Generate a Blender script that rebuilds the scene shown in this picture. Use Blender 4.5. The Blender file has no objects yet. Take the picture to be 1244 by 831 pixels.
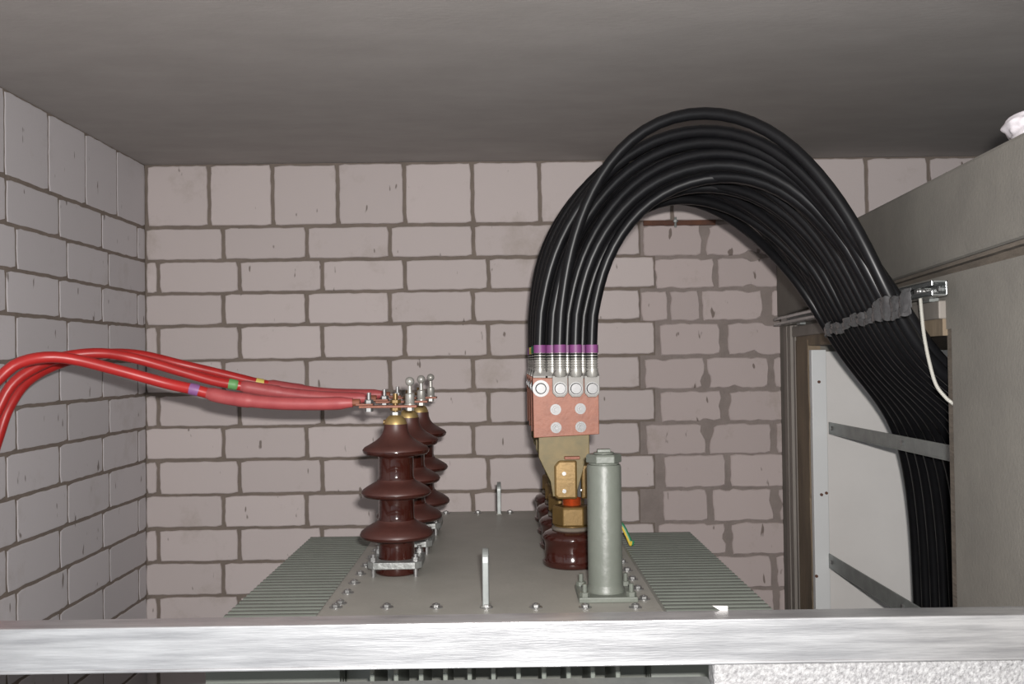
import bpy, bmesh, math, random
from mathutils import Vector, Matrix, noise
random.seed(7)
C = bpy.context.scene.collection
PI = math.pi
E = 1.75                      # eye height above the floor
F = 1160.0                    # focal length in pixels of the 1244 px wide frame

# ------------------------------------------------------------------ camera
yaw, pitch, roll = -8.3/F, 22.5/F, math.radians(-0.7)
R = Matrix.Rotation(yaw, 4, 'Z') @ Matrix.Rotation(PI/2+pitch, 4, 'X') @ Matrix.Rotation(roll, 4, 'Z')
cam_data = bpy.data.cameras.new('camera'); cam = bpy.data.objects.new('camera', cam_data); C.objects.link(cam)
cam_data.sensor_width = 36.0; cam_data.lens = 36.0*F/1244.0
cam_data.clip_start = 0.02
cam.matrix_world = Matrix.Translation((0, 0, E)) @ R
bpy.context.scene.camera = cam

def ray(px, py):
    return R.to_3x3() @ Vector((px-622.0, 415.5-py, -F))
def at(px, py, Y):
    d = ray(px, py); return Vector((0, 0, E)) + d*(Y/d.y)
WA, WB = 0.492, 0.10          # right wall plane: x = WA + WB*y
def onwall(px, py, off=0.0):
    d = ray(px, py); t = (WA-off)/(d.x-WB*d.y)
    return Vector((0, 0, E)) + d*t
def wallx(Y): return WA+WB*Y

# ------------------------------------------------------------------ materials
def mat(name, col, rough=0.6, metal=0.0, var=0.0, vscale=8.0, col2=None, bump=0.0, bscale=60.0, coat=0.0,
        alpha=1.0, stretch=None, spec=None, trans=0.0):
    m = bpy.data.materials.new(name); m.use_nodes = True
    nt = m.node_tree; b = nt.nodes['Principled BSDF']
    b.inputs['Base Color'].default_value = (*col, 1)
    b.inputs['Roughness'].default_value = rough
    b.inputs['Metallic'].default_value = metal
    if spec is not None: b.inputs['Specular IOR Level'].default_value = spec
    b.inputs['Coat Weight'].default_value = coat
    b.inputs['Coat Roughness'].default_value = 0.06
    b.inputs['Alpha'].default_value = alpha
    b.inputs['Transmission Weight'].default_value = trans
    tc = nt.nodes.new('ShaderNodeTexCoord'); mp = nt.nodes.new('ShaderNodeMapping')
    nt.links.new(tc.outputs['Object'], mp.inputs['Vector'])
    if stretch: mp.inputs['Scale'].default_value = stretch
    if var > 0 or col2:
        n = nt.nodes.new('ShaderNodeTexNoise'); n.inputs['Scale'].default_value = vscale
        n.inputs['Detail'].default_value = 6; n.inputs['Roughness'].default_value = 0.65
        nt.links.new(mp.outputs[0], n.inputs['Vector'])
        r = nt.nodes.new('ShaderNodeValToRGB')
        c2 = col2 if col2 else tuple(c*(1-var) for c in col)
        r.color_ramp.elements[0].position = 0.32; r.color_ramp.elements[0].color = (*c2, 1)
        r.color_ramp.elements[1].position = 0.66; r.color_ramp.elements[1].color = (*col, 1)
        nt.links.new(n.outputs['Fac'], r.inputs['Fac']); nt.links.new(r.outputs['Color'], b.inputs['Base Color'])
    if bump > 0:
        n2 = nt.nodes.new('ShaderNodeTexNoise'); n2.inputs['Scale'].default_value = bscale
        n2.inputs['Detail'].default_value = 5
        nt.links.new(mp.outputs[0], n2.inputs['Vector'])
        bp = nt.nodes.new('ShaderNodeBump'); bp.inputs['Strength'].default_value = min(1, bump)
        bp.inputs['Distance'].default_value = 0.004
        nt.links.new(n2.outputs['Fac'], bp.inputs['Height']); nt.links.new(bp.outputs[0], b.inputs['Normal'])
    return m

def brick_mat(name, col, dirt=0.35, fleck=True):
    m = mat(name, col, rough=0.9, bump=0.08, bscale=150, spec=0.2)
    nt = m.node_tree; b = nt.nodes['Principled BSDF']; L = nt.links.new
    geo = nt.nodes.new('ShaderNodeNewGeometry')
    tc = nt.nodes.new('ShaderNodeTexCoord')
    hv = nt.nodes.new('ShaderNodeMapRange'); hv.inputs['To Min'].default_value = 0.93; hv.inputs['To Max'].default_value = 1.04
    L(geo.outputs['Random Per Island'], hv.inputs['Value'])
    mul = nt.nodes.new('ShaderNodeMix'); mul.data_type = 'RGBA'; mul.blend_type = 'MULTIPLY'; mul.inputs['Factor'].default_value = 1
    mul.inputs['A'].default_value = (*col, 1); L(hv.outputs[0], mul.inputs['B'])
    # soft dirt smears
    n = nt.nodes.new('ShaderNodeTexNoise'); n.inputs['Scale'].default_value = 3.6; n.inputs['Detail'].default_value = 8; n.inputs['Roughness'].default_value = .72
    L(tc.outputs['Object'], n.inputs['Vector'])
    r = nt.nodes.new('ShaderNodeMapRange'); r.inputs['From Min'].default_value = .57; r.inputs['From Max'].default_value = .70
    r.inputs['To Max'].default_value = dirt; L(n.outputs['Fac'], r.inputs['Value'])
    m1 = nt.nodes.new('ShaderNodeMix'); m1.data_type = 'RGBA'; m1.inputs['B'].default_value = (.30, .25, .19, 1)
    L(r.outputs[0], m1.inputs['Factor']); L(mul.outputs['Result'], m1.inputs['A'])
    # pits and scratches, slightly stretched upright
    mp = nt.nodes.new('ShaderNodeMapping'); mp.inputs['Scale'].default_value = (1, 1, .35); L(tc.outputs['Object'], mp.inputs['Vector'])
    n3 = nt.nodes.new('ShaderNodeTexNoise'); n3.inputs['Scale'].default_value = 48; n3.inputs['Detail'].default_value = 2
    L(mp.outputs[0], n3.inputs['Vector'])
    r3 = nt.nodes.new('ShaderNodeMapRange'); r3.inputs['From Min'].default_value = .70; r3.inputs['From Max'].default_value = .74
    r3.inputs['To Max'].default_value = .75; L(n3.outputs['Fac'], r3.inputs['Value'])
    m2 = nt.nodes.new('ShaderNodeMix'); m2.data_type = 'RGBA'; m2.inputs['B'].default_value = (.12, .09, .07, 1)
    L(r3.outputs[0], m2.inputs['Factor']); L(m1.outputs['Result'], m2.inputs['A'])
    L(m2.outputs['Result'], b.inputs['Base Color'])
    return m

M = {}
M['brick'] = brick_mat('pale_calcium_brick', (.60, .535, .52))
M['brick_side'] = brick_mat('pale_calcium_brick_side', (.61, .585, .60), .22)
M['brick_patch'] = brick_mat('pale_patch_brick', (.54, .465, .45), .6)
M['mortar'] = mat('brown_grey_mortar', (.235, .195, .165), .95, var=.2, vscale=14, bump=.4, bscale=110)
M['mortar_patch'] = mat('grey_mortar', (.30, .255, .235), .95, var=.2, vscale=16, bump=.5, bscale=110)
M['ceiling'] = mat('cast_concrete', (.37, .345, .33), .92, col2=(.32, .298, .283), vscale=4, bump=.12, bscale=60, stretch=(1, 2.2, 1))
M['concrete'] = mat('grey_plaster', (.20, .188, .165), .9, col2=(.165, .155, .138), vscale=9, bump=.15, bscale=200)
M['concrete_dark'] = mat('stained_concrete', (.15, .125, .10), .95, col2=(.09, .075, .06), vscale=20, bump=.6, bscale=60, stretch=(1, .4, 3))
M['stucco'] = mat('white_stipple', (.42, .42, .42), .85, col2=(.20, .195, .20), vscale=230, bump=1, bscale=200)
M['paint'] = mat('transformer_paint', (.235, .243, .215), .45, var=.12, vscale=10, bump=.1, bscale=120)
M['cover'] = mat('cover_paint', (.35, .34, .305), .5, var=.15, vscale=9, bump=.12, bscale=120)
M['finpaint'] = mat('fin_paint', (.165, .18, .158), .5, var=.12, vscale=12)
M['cylpaint'] = mat('gloss_grey_paint', (.145, .158, .135), .42, var=.08, vscale=20, bump=.25, bscale=55)
M['porcelain'] = mat('brown_porcelain', (.038, .009, .006), .13, var=.2, vscale=12, coat=.3)
M['dust'] = mat('dusty_porcelain', (.068, .024, .019), .45, var=.25, vscale=25)
M['brass'] = mat('brass', (.18, .112, .037), .36, metal=.45, var=.2, vscale=60, bump=.04, bscale=200)
M['cap'] = mat('bronze_cap', (.50, .36, .15), .42, metal=.7, var=.15, vscale=40)
M['dullbrass'] = mat('dull_brass', (.125, .09, .032), .5, metal=.25, col2=(.085, .068, .026), vscale=50)
M['copper'] = mat('copper', (.235, .078, .040), .5, metal=.1, col2=(.18, .056, .028), vscale=45, bump=.1, bscale=150)
M['copperbright'] = mat('bright_copper', (.50, .11, .03), .3, metal=.6)
M['steel'] = mat('zinc_steel', (.34, .34, .335), .3, metal=.75, var=.2, vscale=80)
M['cast'] = mat('cast_aluminium', (.30, .31, .30), .45, metal=.5, var=.25, vscale=60, bump=.3, bscale=150)
M['tin'] = mat('tinned_copper', (.40, .39, .36), .34, metal=.4, var=.2, vscale=90)
M['tinflat'] = mat('tinned_palm', (.185, .178, .165), .5, metal=.2, var=.15, vscale=90)
M['bolthead'] = mat('zinc_bolt_head', (.13, .13, .13), .38, metal=.35, var=.2, vscale=90)
M['galv'] = mat('galvanised_steel', (.32, .34, .33), .45, metal=.45, var=.25, vscale=30)
M['strut'] = mat('bright_galvanised', (.55, .58, .58), .25, metal=.85, var=.2, vscale=40)
M['railm'] = mat('brushed_aluminium', (.58, .58, .585), .31, metal=.62, col2=(.33, .33, .34), vscale=5, bump=.12, bscale=30, stretch=(1.5, 8, 26))
M['black'] = mat('black_pvc', (.007, .007, .008), .36, var=.3, vscale=30, spec=.25)
M['red'] = mat('red_pvc', (.43, .020, .018), .38, col2=(.34, .016, .015), vscale=25)
M['pink'] = mat('dusty_red_shrink', (.38, .075, .075), .5, col2=(.30, .045, .05), vscale=20)
M['darkred'] = mat('dark_red_shrink', (.20, .02, .025), .5)
M['purple'] = mat('purple_tape', (.17, .045, .155), .5)
M['lilac'] = mat('lilac_tape', (.22, .09, .24), .5)
M['green'] = mat('green_tape', (.12, .30, .10), .5)
M['darkgreen'] = mat('dark_green_tape', (.015, .14, .06), .5)
M['yellow'] = mat('yellow_tape', (.62, .50, .12), .5)
M['white'] = mat('white_sheet', (.62, .60, .58), .55, var=.06, vscale=6)
M['flange'] = mat('white_edge_sheet', (.62, .63, .63), .5)
M['bag'] = mat('white_plastic', (.80, .76, .80), .45, bump=.3, bscale=25)
M['timber'] = mat('brown_frame', (.24, .185, .125), .85, col2=(.13, .10, .07), vscale=14, bump=.6, bscale=40, stretch=(1, 1, .25))
M['framegrey'] = mat('grey_frame', (.27, .245, .22), .7, col2=(.20, .18, .16), vscale=9, bump=.15, bscale=50, stretch=(1, 1, .3))
M['rust'] = mat('rusty_steel', (.14, .06, .035), .85, col2=(.08, .04, .03), vscale=30)
M['wrap'] = mat('grey_plastic_film', (.09, .09, .092), .22, var=.4, vscale=70, bump=.3, bscale=90)
M['cord'] = mat('white_cord', (.42, .41, .37), .6)
M['floor'] = mat('floor_concrete', (.22, .20, .18), .9, var=.3, vscale=5)
M['dark'] = mat('hole_shade_black', (.02, .02, .02), .6)  # paints the dark of the eye holes and clamp slots
M['stripe'] = mat('yellow_insulation', (.60, .45, .05), .45)
M['greenins'] = mat('green_insulation', (.03, .20, .09), .45)

# ------------------------------------------------------------------ helpers
def world_origin(o):
    v = Vector((0, 0, 0))
    while o: v += o.location; o = o.parent
    return v
def obj(name, bm, m, parent=None, smooth=False, bevel=0.0, ang=35):
    me = bpy.data.meshes.new(name)
    if parent is not None:
        off = world_origin(parent)
    else:
        xs = [v.co for v in bm.verts]
        off = Vector(((min(v.x for v in xs)+max(v.x for v in xs))/2, (min(v.y for v in xs)+max(v.y for v in xs))/2, min(v.z for v in xs)))
    bmesh.ops.recalc_face_normals(bm, faces=bm.faces)
    bmesh.ops.translate(bm, verts=bm.verts, vec=-off)
    bm.to_mesh(me); bm.free()
    ms = m if isinstance(m, (list, tuple)) else [m]
    for q in ms: me.materials.append(q)
    o = bpy.data.objects.new(name, me); C.objects.link(o)
    if parent is not None: o.parent = parent
    else: o.location = off
    if smooth:
        me.polygons.foreach_set('use_smooth', [True]*len(me.polygons))
        try: me.set_sharp_from_angle(angle=math.radians(ang))
        except Exception: pass
    if bevel > 0:
        b = o.modifiers.new('bevel', 'BEVEL'); b.width = bevel; b.segments = 2; b.limit_method = 'ANGLE'; b.angle_limit = math.radians(40)
    return o
def thing(name, loc, label, cat, group=None):
    o = bpy.data.objects.new(name, None); C.objects.link(o); o.location = loc
    o.empty_display_size = .05
    return tag(o, label, cat, group)
def tag(o, label, cat, group=None, kind=None):
    o['label'] = label; o['category'] = cat
    if group: o['group'] = group
    if kind: o['kind'] = kind
    return o
def struct(o, label=None):
    o['kind'] = 'structure'
    if label: o['label'] = label
    return o
def dup(root, dloc, label=None, **kw):
    def rec(o, par):
        c = o.copy(); C.objects.link(c)
        if par is not None: c.parent = par
        for ch in list(o.children): rec(ch, c)
        return c
    r = rec(root, None); r.location = root.location + Vector(dloc)
    if label: r['label'] = label
    return r
def box(bm, x0, x1, y0, y1, z0, z1, rot=None):
    v = [bm.verts.new((x, y, z)) for x in (x0, x1) for y in (y0, y1) for z in (z0, z1)]
    for f in ((0,1,3,2),(4,6,7,5),(0,4,5,1),(2,3,7,6),(0,2,6,4),(1,5,7,3)): bm.faces.new([v[i] for i in f])
    if rot: bmesh.ops.transform(bm, matrix=rot, verts=v)
    return v
def hexa(bm, pts):
    """8 points: bottom quad then top quad"""
    v = [bm.verts.new(p) for p in pts]
    for f in ((3,2,1,0),(4,5,6,7),(0,1,5,4),(1,2,6,5),(2,3,7,6),(3,0,4,7)): bm.faces.new([v[i] for i in f])
    return v
def lathe(bm, prof, cx, cy, cz=0, n=48, mi=0):
    rings = []
    for r, z in prof:
        if r < 1e-5: rings.append([bm.verts.new((cx, cy, cz+z))])
        else: rings.append([bm.verts.new((cx+r*math.cos(2*PI*i/n), cy+r*math.sin(2*PI*i/n), cz+z)) for i in range(n)])
    for a, b in zip(rings, rings[1:]):
        for i in range(n):
            j = (i+1) % n
            if len(a) == 1 and len(b) == 1: continue
            if len(a) == 1: f = bm.faces.new((a[0], b[j], b[i]))
            elif len(b) == 1: f = bm.faces.new((a[i], a[j], b[0]))
            else: f = bm.faces.new((a[i], a[j], b[j], b[i]))
            f.material_index = mi
    for rg, flip in ((rings[0], 1), (rings[-1], 0)):
        if len(rg) > 1: bm.faces.new(rg[::-1] if flip else rg)
def smoothpath(pts, n=10):
    P = [Vector(p) for p in pts]; P = [P[0]*2-P[1]] + P + [P[-1]*2-P[-2]]
    out = []
    for i in range(1, len(P)-2):
        p0, p1, p2, p3 = P[i-1:i+3]
        for k in range(n):
            t = k/n
            out.append(.5*((2*p1)+(-p0+p2)*t+(2*p0-5*p1+4*p2-p3)*t*t+(-p0+3*p1-3*p2+p3)*t**3))
    out.append(P[-2]); return out
def tube(bm, path, rad, n=12, cap=True):
    m = len(path); nrm = None; rings = []
    for i, p in enumerate(path):
        t = (path[min(i+1, m-1)]-path[max(i-1, 0)]).normalized()
        if nrm is None:
            nrm = t.orthogonal().normalized()
        nrm = (nrm-t*nrm.dot(t)).normalized(); bn = t.cross(nrm)
        r = rad[i] if isinstance(rad, (list, tuple)) else rad
        rings.append([bm.verts.new(p+(nrm*math.cos(2*PI*k/n)+bn*math.sin(2*PI*k/n))*r) for k in range(n)])
    for a, b in zip(rings, rings[1:]):
        for k in range(n): bm.faces.new((a[k], a[(k+1) % n], b[(k+1) % n], b[k]))
    if cap: bm.faces.new(rings[0][::-1]); bm.faces.new(rings[-1])
def cyl(bm, p, q, r, n=16, r2=None):
    tube(bm, [Vector(p), Vector(q)], [r, r if r2 is None else r2], n)
def ball(bm, c, r, n=16):
    bmesh.ops.create_uvsphere(bm, u_segments=n, v_segments=n//2+2, radius=r, matrix=Matrix.Translation(c))
def prism(bm, poly, ax, a0, a1):
    """poly of 2D points extruded along axis ax ('x','y','z')"""
    def mk(u, v, w):
        return {'x': (w, u, v), 'y': (u, w, v), 'z': (u, v, w)}[ax]
    A = [bm.verts.new(mk(u, v, a0)) for u, v in poly]; B = [bm.verts.new(mk(u, v, a1)) for u, v in poly]
    bm.faces.new(A); bm.faces.new(B[::-1]); n = len(A)
    for i in range(n): bm.faces.new((A[i], B[i], B[(i+1) % n], A[(i+1) % n]))
def resample(path, n):
    L = [0]
    for a, b in zip(path, path[1:]): L.append(L[-1]+(b-a).length)
    out = []; j = 0
    for i in range(n):
        s = L[-1]*i/(n-1)
        while j < len(L)-2 and L[j+1] < s: j += 1
        t = (s-L[j])/max(1e-9, L[j+1]-L[j]); out.append(path[j].lerp(path[j+1], min(1, t)))
    return out

# ------------------------------------------------------------------ the room
YB = 2.62; XL = at(177, 420, YB).x
ZC = at(330, 199, YB).z
# course lines of the back wall (pixels at x = 480)
course_px = [274, 314.5, 354, 393.5, 435.5, 476, 516, 556, 598, 639, 679.5, 720.5, 761, 802]
course_z = [at(470, y, YB).z for y in course_px]
p = course_z[-1]-0.0915
while p > .05: course_z.append(p); p -= .0915
A_j = [272, 373, 474, 575, 676, 777]; B_j = [193, 291.5, 392, 492, 593.5, 694, 795]
def px_x(px, z):
    # x on the back wall for a pixel column at height z
    d = None
    Yp = 415
    for _ in range(4):
        P = at(px, Yp, YB); Yp += (P.z-z)*F/YB
    return at(px, Yp, YB).x

def brick(bm, u0, u1, z0, z1, place, amp=.0012, mi=0, prot=.006, chip=0.0):
    """one brick; place(u, z, d) -> world point, d = distance out of the wall"""
    def jit(u, z, k):
        q = Vector((u*38, z*38, k*7.3+place(0, 0, 0).x*3)); v = noise.noise_vector(q)
        return v.x, v.y
    pts = []
    def seg(a, b, n):
        for i in range(n): pts.append((a[0]+(b[0]-a[0])*i/n, a[1]+(b[1]-a[1])*i/n))
    c = .0035
    nu = max(3, int((u1-u0)/.013)); nz = max(3, int((z1-z0)/.013))
    seg((u0+c, z0), (u1-c, z0), nu); seg((u1, z0+c), (u1, z1-c), nz); seg((u1-c, z1), (u0+c, z1), nu); seg((u0, z1-c), (u0, z0+c), nz)
    um, zm = (u0+u1)/2, (z0+z1)/2
    rings = [[], [], []]
    for u, z in pts:
        jx, jz = jit(u, z, 1); a = amp*1.6; q_ = noise.noise_vector(Vector((u*170, z*170, 4))); jx += q_.x*.6; jz += q_.y*.6
        ch = 0.0
        if chip:
            ch = max(0, noise.noise(Vector((u*17+5, z*17, 3)))-.28)*chip
        uu = u+jx*a; zz = z+jz*a
        du, dz = um-uu, zm-zz; l = math.hypot(du, dz)
        uu += du/l*ch; zz += dz/l*ch
        for k, (ins, dd) in enumerate(((-.0005, -.001), (0, prot*.7), (.0022, prot))):
            sx = 1 if uu < um else -1; sz = 1 if zz < zm else -1
            rings[k].append(bm.verts.new(place(uu+sx*ins*min(1, abs(uu-um)/(um-u0)), zz+sz*ins*min(1, abs(zz-zm)/(zm-z0)), dd)))
    n = len(pts)
    for a, b in ((0, 1), (1, 2)):
        for i in range(n):
            f = bm.faces.new((rings[a][i], rings[a][(i+1) % n], rings[b][(i+1) % n], rings[b][i])); f.material_index = mi
    f = bm.faces.new(rings[2]); f.material_index = mi

# back wall
bm = bmesh.new()
XR = 1.70
box(bm, XL-.12, XR+.12, YB, YB+.12, 0, ZC)
for f in bm.faces: f.material_index = 1
place = lambda u, z, d: Vector((u, YB-d, z))
G = .0052
# tall top row
top_j = [178, 254.5, 331.5, 410.5, 491.5, 574, 655.5, 736, 816, 897, 977, 1052, 1128, 1206, 1284]
zt0, zt1 = course_z[0]+G, ZC-.004
for a, b in zip(top_j, top_j[1:]):
    zm = (zt0+zt1)/2
    brick(bm, px_x(a, zm)+G, px_x(b, zm)-G, zt0, zt1-random.random()*.004, place, .0010, 0)
for r in range(len(course_z)-1):
    z1, z0 = course_z[r]-G*.85, course_z[r+1]+G*.85
    zm = (z0+z1)/2
    js = [178] + (A_j if r % 2 == 0 else B_j)
    if r >= 12:
        js = js[:]
    for a, b in zip(js, js[1:]):
        x0 = px_x(a, zm)+(G if a != 178 else .002); x1 = px_x(b, zm)-G
        if b == js[-1]: x1 += G*.6
        brick(bm, x0, x1, z0+random.uniform(-.001, .001), z1+random.uniform(-.001, .001), place, .0011, 0, prot=.008 if b == js[-1] else .006)
wb = obj('wall_back', bm, [M['brick'], M['mortar']]); struct(wb)
# the younger brickwork that was toothed into the right end of the back wall
rows = {0: [(781, 851.5), (856.5, 941)], 1: [(795.5, 867), (870.5, 943.5)], 2: [(778, 810.5), (813, 849), (852.5, 925.5), (937, 946)],
        3: [(801, 874), (883.5, 956)], 4: [(783, 855.5), (858.5, 933), (939.5, 956.5)], 5: [(802, 875.5), (884.5, 957)],
        6: [(785, 857), (860.5, 936), (943, 959)], 7: [(806.5, 881), (887, 961)], 8: [(805, 859), (865.5, 939), (945.5, 962)],
        9: [(800, 881), (888, 962)], 10: [(785, 862), (868, 936.5), (943, 962)], 11: [(800, 880), (886, 940), (946, 963)],
        12: [(785, 862), (868, 936), (943, 963)]}
bm = bmesh.new()
zs = course_z[:14]
ov = [v.co.copy() for v in []]
x_end = lambda zz: px_x(958 if zz < E+.05 else 946, zz)
for r in range(13):
    z1, z0 = zs[r], zs[r+1]; zm = (z0+z1)/2
    first = (777 if r % 2 == 0 else 795)
    box(bm, px_x(first, zm)+.001, px_x(964, zm), YB-.0045, YB+.01, z0, z1)
for f in bm.faces: f.material_index = 1
for r, L in rows.items():
    z1, z0 = zs[r]-.0045-.005*(r < 7), zs[r+1]+.0035-.004*(r < 7); zm = (z0+z1)/2
    for a, b in L:
        brick(bm, px_x(a, zm)+.001, px_x(b, zm)-.001, z0, z1, place, .0020, 0, prot=.0085, chip=.032)
wp = obj('wall_back_patch', bm, [M['brick_patch'], M['mortar_patch']]); struct(wp)

# left wall
bm = bmesh.new()
box(bm, XL-.12, XL, .35, YB, 0, ZC)
for f in bm.faces: f.material_index = 1
placeL = lambda u, z, d: Vector((XL+d, u, z))
edges = [YB-.002]; y = 2.428
while y > .5: edges.append(y); y -= .182
for a, b in zip(edges, edges[1:]): brick(bm, b+G*.6, a-G*.6, course_z[0]+G, ZC-.003, placeL, .0010, 0, prot=.0016)
for r in range(len(course_z)-1):
    z1, z0 = course_z[r]-G*.8, course_z[r+1]+G*.8
    edges = [YB-.002]; y = 2.561 if r % 2 == 0 else 2.375
    while y > .45: edges.append(y); y -= .2245
    for a, b in zip(edges, edges[1:]):
        brick(bm, b+G*.7, a-G*.7, z0, z1, placeL, .0010, 0, prot=.0016)
struct(obj('wall_left', bm, [M['brick_side'], M['mortar']]))

bm = bmesh.new(); box(bm, XL-.12, XR+.12, .35, YB+.12, ZC, ZC+.15); struct(obj('ceiling', bm, M['ceiling']))
bm = bmesh.new(); box(bm, XL-.12, XR+.12, .35, YB+.12, -.1, 0); struct(obj('floor', bm, M['floor']))
bm = bmesh.new(); box(bm, XR, XR+.12, .35, YB, 0, ZC); struct(obj('wall_right_outer', bm, M['concrete']))

# right wall: pier, lintel, far jamb (all in the slanting plane x = WA + WB y)
def slab(bm, y0, y1, zb0, zb1, zt0, zt1, th, off=0.0):
    """slab in the wall plane from y0 to y1, bottom heights zb, top heights zt, thickness th going right"""
    xa, xb = wallx(y0)+off, wallx(y1)+off
    hexa(bm, [(xa, y0, zb0), (xa+th, y0, zb0), (xb+th, y1, zb1), (xb, y1, zb1), (xa, y0, zt0), (xa+th, y0, zt0), (xb+th, y1, zt1), (xb, y1, zt1)])
YP = 1.333                                  # near edge of the opening
YJ = 2.24                                   # far edge of the opening
Y0 = .62
zbeam_b = lambda Y: E+.1107+(2.519-Y)*(.1346-.1107)/(2.519-1.107)
zbeam_t = lambda Y: E+.272-(2.62-Y)*.011
ZP = E+.117
bm = bmesh.new()
slab(bm, Y0, YP, 0, 0, ZP, ZP-.003, .17)
slab(bm, YP, YJ, E+.037, E+.034, ZP-.003, E+.108, .17)
slab(bm, YJ, YB, 0, 0, E+.108, E+.101, .17)
slab(bm, YP, YJ, 0, 0, E-.92, E-.92, .17)
struct(obj('wall_right', bm, M['concrete']))
bm = bmesh.new()
slab(bm, Y0, YB, zbeam_b(Y0), zbeam_b(YB), zbeam_t(Y0), zbeam_t(YB), .26, -.006)
b = obj('trim_1', bm, M['concrete'], bevel=.006); struct(b, 'grey plastered beam over the cable opening')
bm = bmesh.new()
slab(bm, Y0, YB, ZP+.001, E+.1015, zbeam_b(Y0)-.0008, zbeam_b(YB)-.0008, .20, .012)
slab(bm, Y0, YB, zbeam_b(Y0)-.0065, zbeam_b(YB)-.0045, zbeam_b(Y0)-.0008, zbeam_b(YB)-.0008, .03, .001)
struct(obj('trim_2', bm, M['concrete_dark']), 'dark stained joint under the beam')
# frame of the opening
bm = bmesh.new()
for y0, y1, o in ((2.50, 2.46, -.010), (2.46, 2.43, -.004), (2.43, 2.395, -.013), (2.395, 2.375, -.006)):
    slab(bm, y1, y0, .83, .83, E+.080, E+.078, .03, o-.002)
slab(bm, YP+.02, 2.50, E+.052, E+.050, E+.078, E+.076, .03, -.010)
struct(obj('trim_3', bm, M['framegrey'], bevel=.002), 'grey frame around the cable opening')
bm = bmesh.new()
# brown inner lining with a ragged edge
ys = []
z = .83
P = []
while z < E+.05:
    P.append((YJ-.004+.010*noise.noise(Vector((0, 0, z*9)))+(.005 if noise.noise(Vector((3, 1, z*23))) > .25 else 0), z)); z += .012
for (ya, za), (yb, zb) in zip(P, P[1:]):
    xa, xb = wallx(ya)-.006, wallx(2.375)-.006
    hexa(bm, [(xa, ya, za), (xa+.03, ya, za), (xb+.03, 2.375, za), (xb, 2.375, za), (wallx(yb)-.006, yb, zb), (wallx(yb)+.024, yb, zb), (xb+.03, 2.375, zb), (xb, 2.375, zb)])
slab(bm, YP+.02, YJ+.13, E+.028, E+.026, E+.052, E+.050, .03, -.005)
struct(obj('trim_4', bm, M['timber']), 'brown ragged lining of the cable opening')
# near jamb lip
bm = bmesh.new(); slab(bm, YP+.0005, YP+.022, E-.92, E-.92, E+.037, E+.037, .03, .002)
struct(obj('trim_5', bm, M['concrete_dark']))
# rusty lintel edge over the patched brickwork
bm = bmesh.new()
a = at(781, 268.5, YB); c = at(868, 276, YB)
box(bm, a.x, c.x, YB-.016, YB-.004, at(820, 274.5, YB).z, at(820, 268.5, YB).z)
struct(obj('trim_6', bm, M['rust']), 'rusty steel edge above the patched bricks')
bm = bmesh.new()
q = at(820, 266, YB-.01); cyl(bm, (q.x, YB-.0165, q.z-.024), (q.x, YB-.0165, q.z+.004), .0035, 10); cyl(bm, (q.x, YB-.0165, q.z-.010), (q.x, YB-.0165, q.z-.004), .007, 6)
tag(obj('screw', bm, M['galv'], smooth=True), 'small screw poking down at the rusty strip under the black arch', 'screw')

# ------------------------------------------------------------------ space behind the opening
YW = 2.222
x0 = at(987, 560, YW).x; xf = at(1005, 560, YW).x; zt = at(1000, 427, YW).z
bp = thing('cabinet_panel', (xf+.15, YW, .70), 'white sheet metal panel standing behind the cable opening', 'panel')
bm = bmesh.new(); box(bm, xf, xf+.62, YW, YW+.012, .70, zt); obj('sheet', bm, M['white'], bp, bevel=.001)
bm = bmesh.new()
box(bm, x0, xf, YW-.006, YW+.012, .70, zt+.004)
for py in (464, 594, 602, 520, 690): 
    q = at(996, py, YW-.0065); 
obj('edge_flange', bm, M['flange'], bp, bevel=.0015)
for px, py in ((995, 464), (998, 601), (1004, 599), (992, 700)):
    q = at(px, py, YW-.007); bm = bmesh.new(); cyl(bm, (q.x, YW-.0085, q.z), (q.x, YW-.0055, q.z), .0035, 10); obj('rivet', bm, M['rust'], bp)

def crossrail(name, pyA, pyB, hh, label):
    # galvanised angle running along the opening, behind the wall face
    A = at(1006, pyA, YW-.01); xs = A.x+.002
    yn = 1.38
    zc = at(1006, pyA, YW).z
    t = thing(name, (xs, (yn+YW)/2, zc-hh/2), label, 'rail', 'flat galvanised rails across the cable opening')
    bm = bmesh.new(); box(bm, xs, xs+.003, yn, YW-.007, zc-hh, zc+.001); box(bm, xs, xs+.02, yn, YW-.007, zc-hh-.003, zc-hh)
    obj('web', bm, M['galv'], t, bevel=.0008)
    for yy in (YW-.03, 1.8):
        bm = bmesh.new(); cyl(bm, (xs-.004, yy, zc-hh*.5), (xs, yy, zc-hh*.5), .005, 6); obj('rivet', bm, M['steel'], t)
    return t
crossrail('crossing_rail', 513, 548, .024, 'upper flat galvanised rail crossing in front of the black cables')
crossrail('crossing_rail', 672, 733, .030, 'lower flat galvanised rail running down behind the aluminium bar')

# ------------------------------------------------------------------ strut, clamp, cord
S0 = 1.305; S1 = 2.50
t = thing('strut_channel', (wallx(1.9)-.03, 1.9, E+.08), 'galvanised strut channel fixed along the wall above the opening', 'strut')
bm = bmesh.new()
def along(Y, out, z): return Vector((wallx(Y)-out, Y, E+z))
zs0, zs1 = .082, .103
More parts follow.
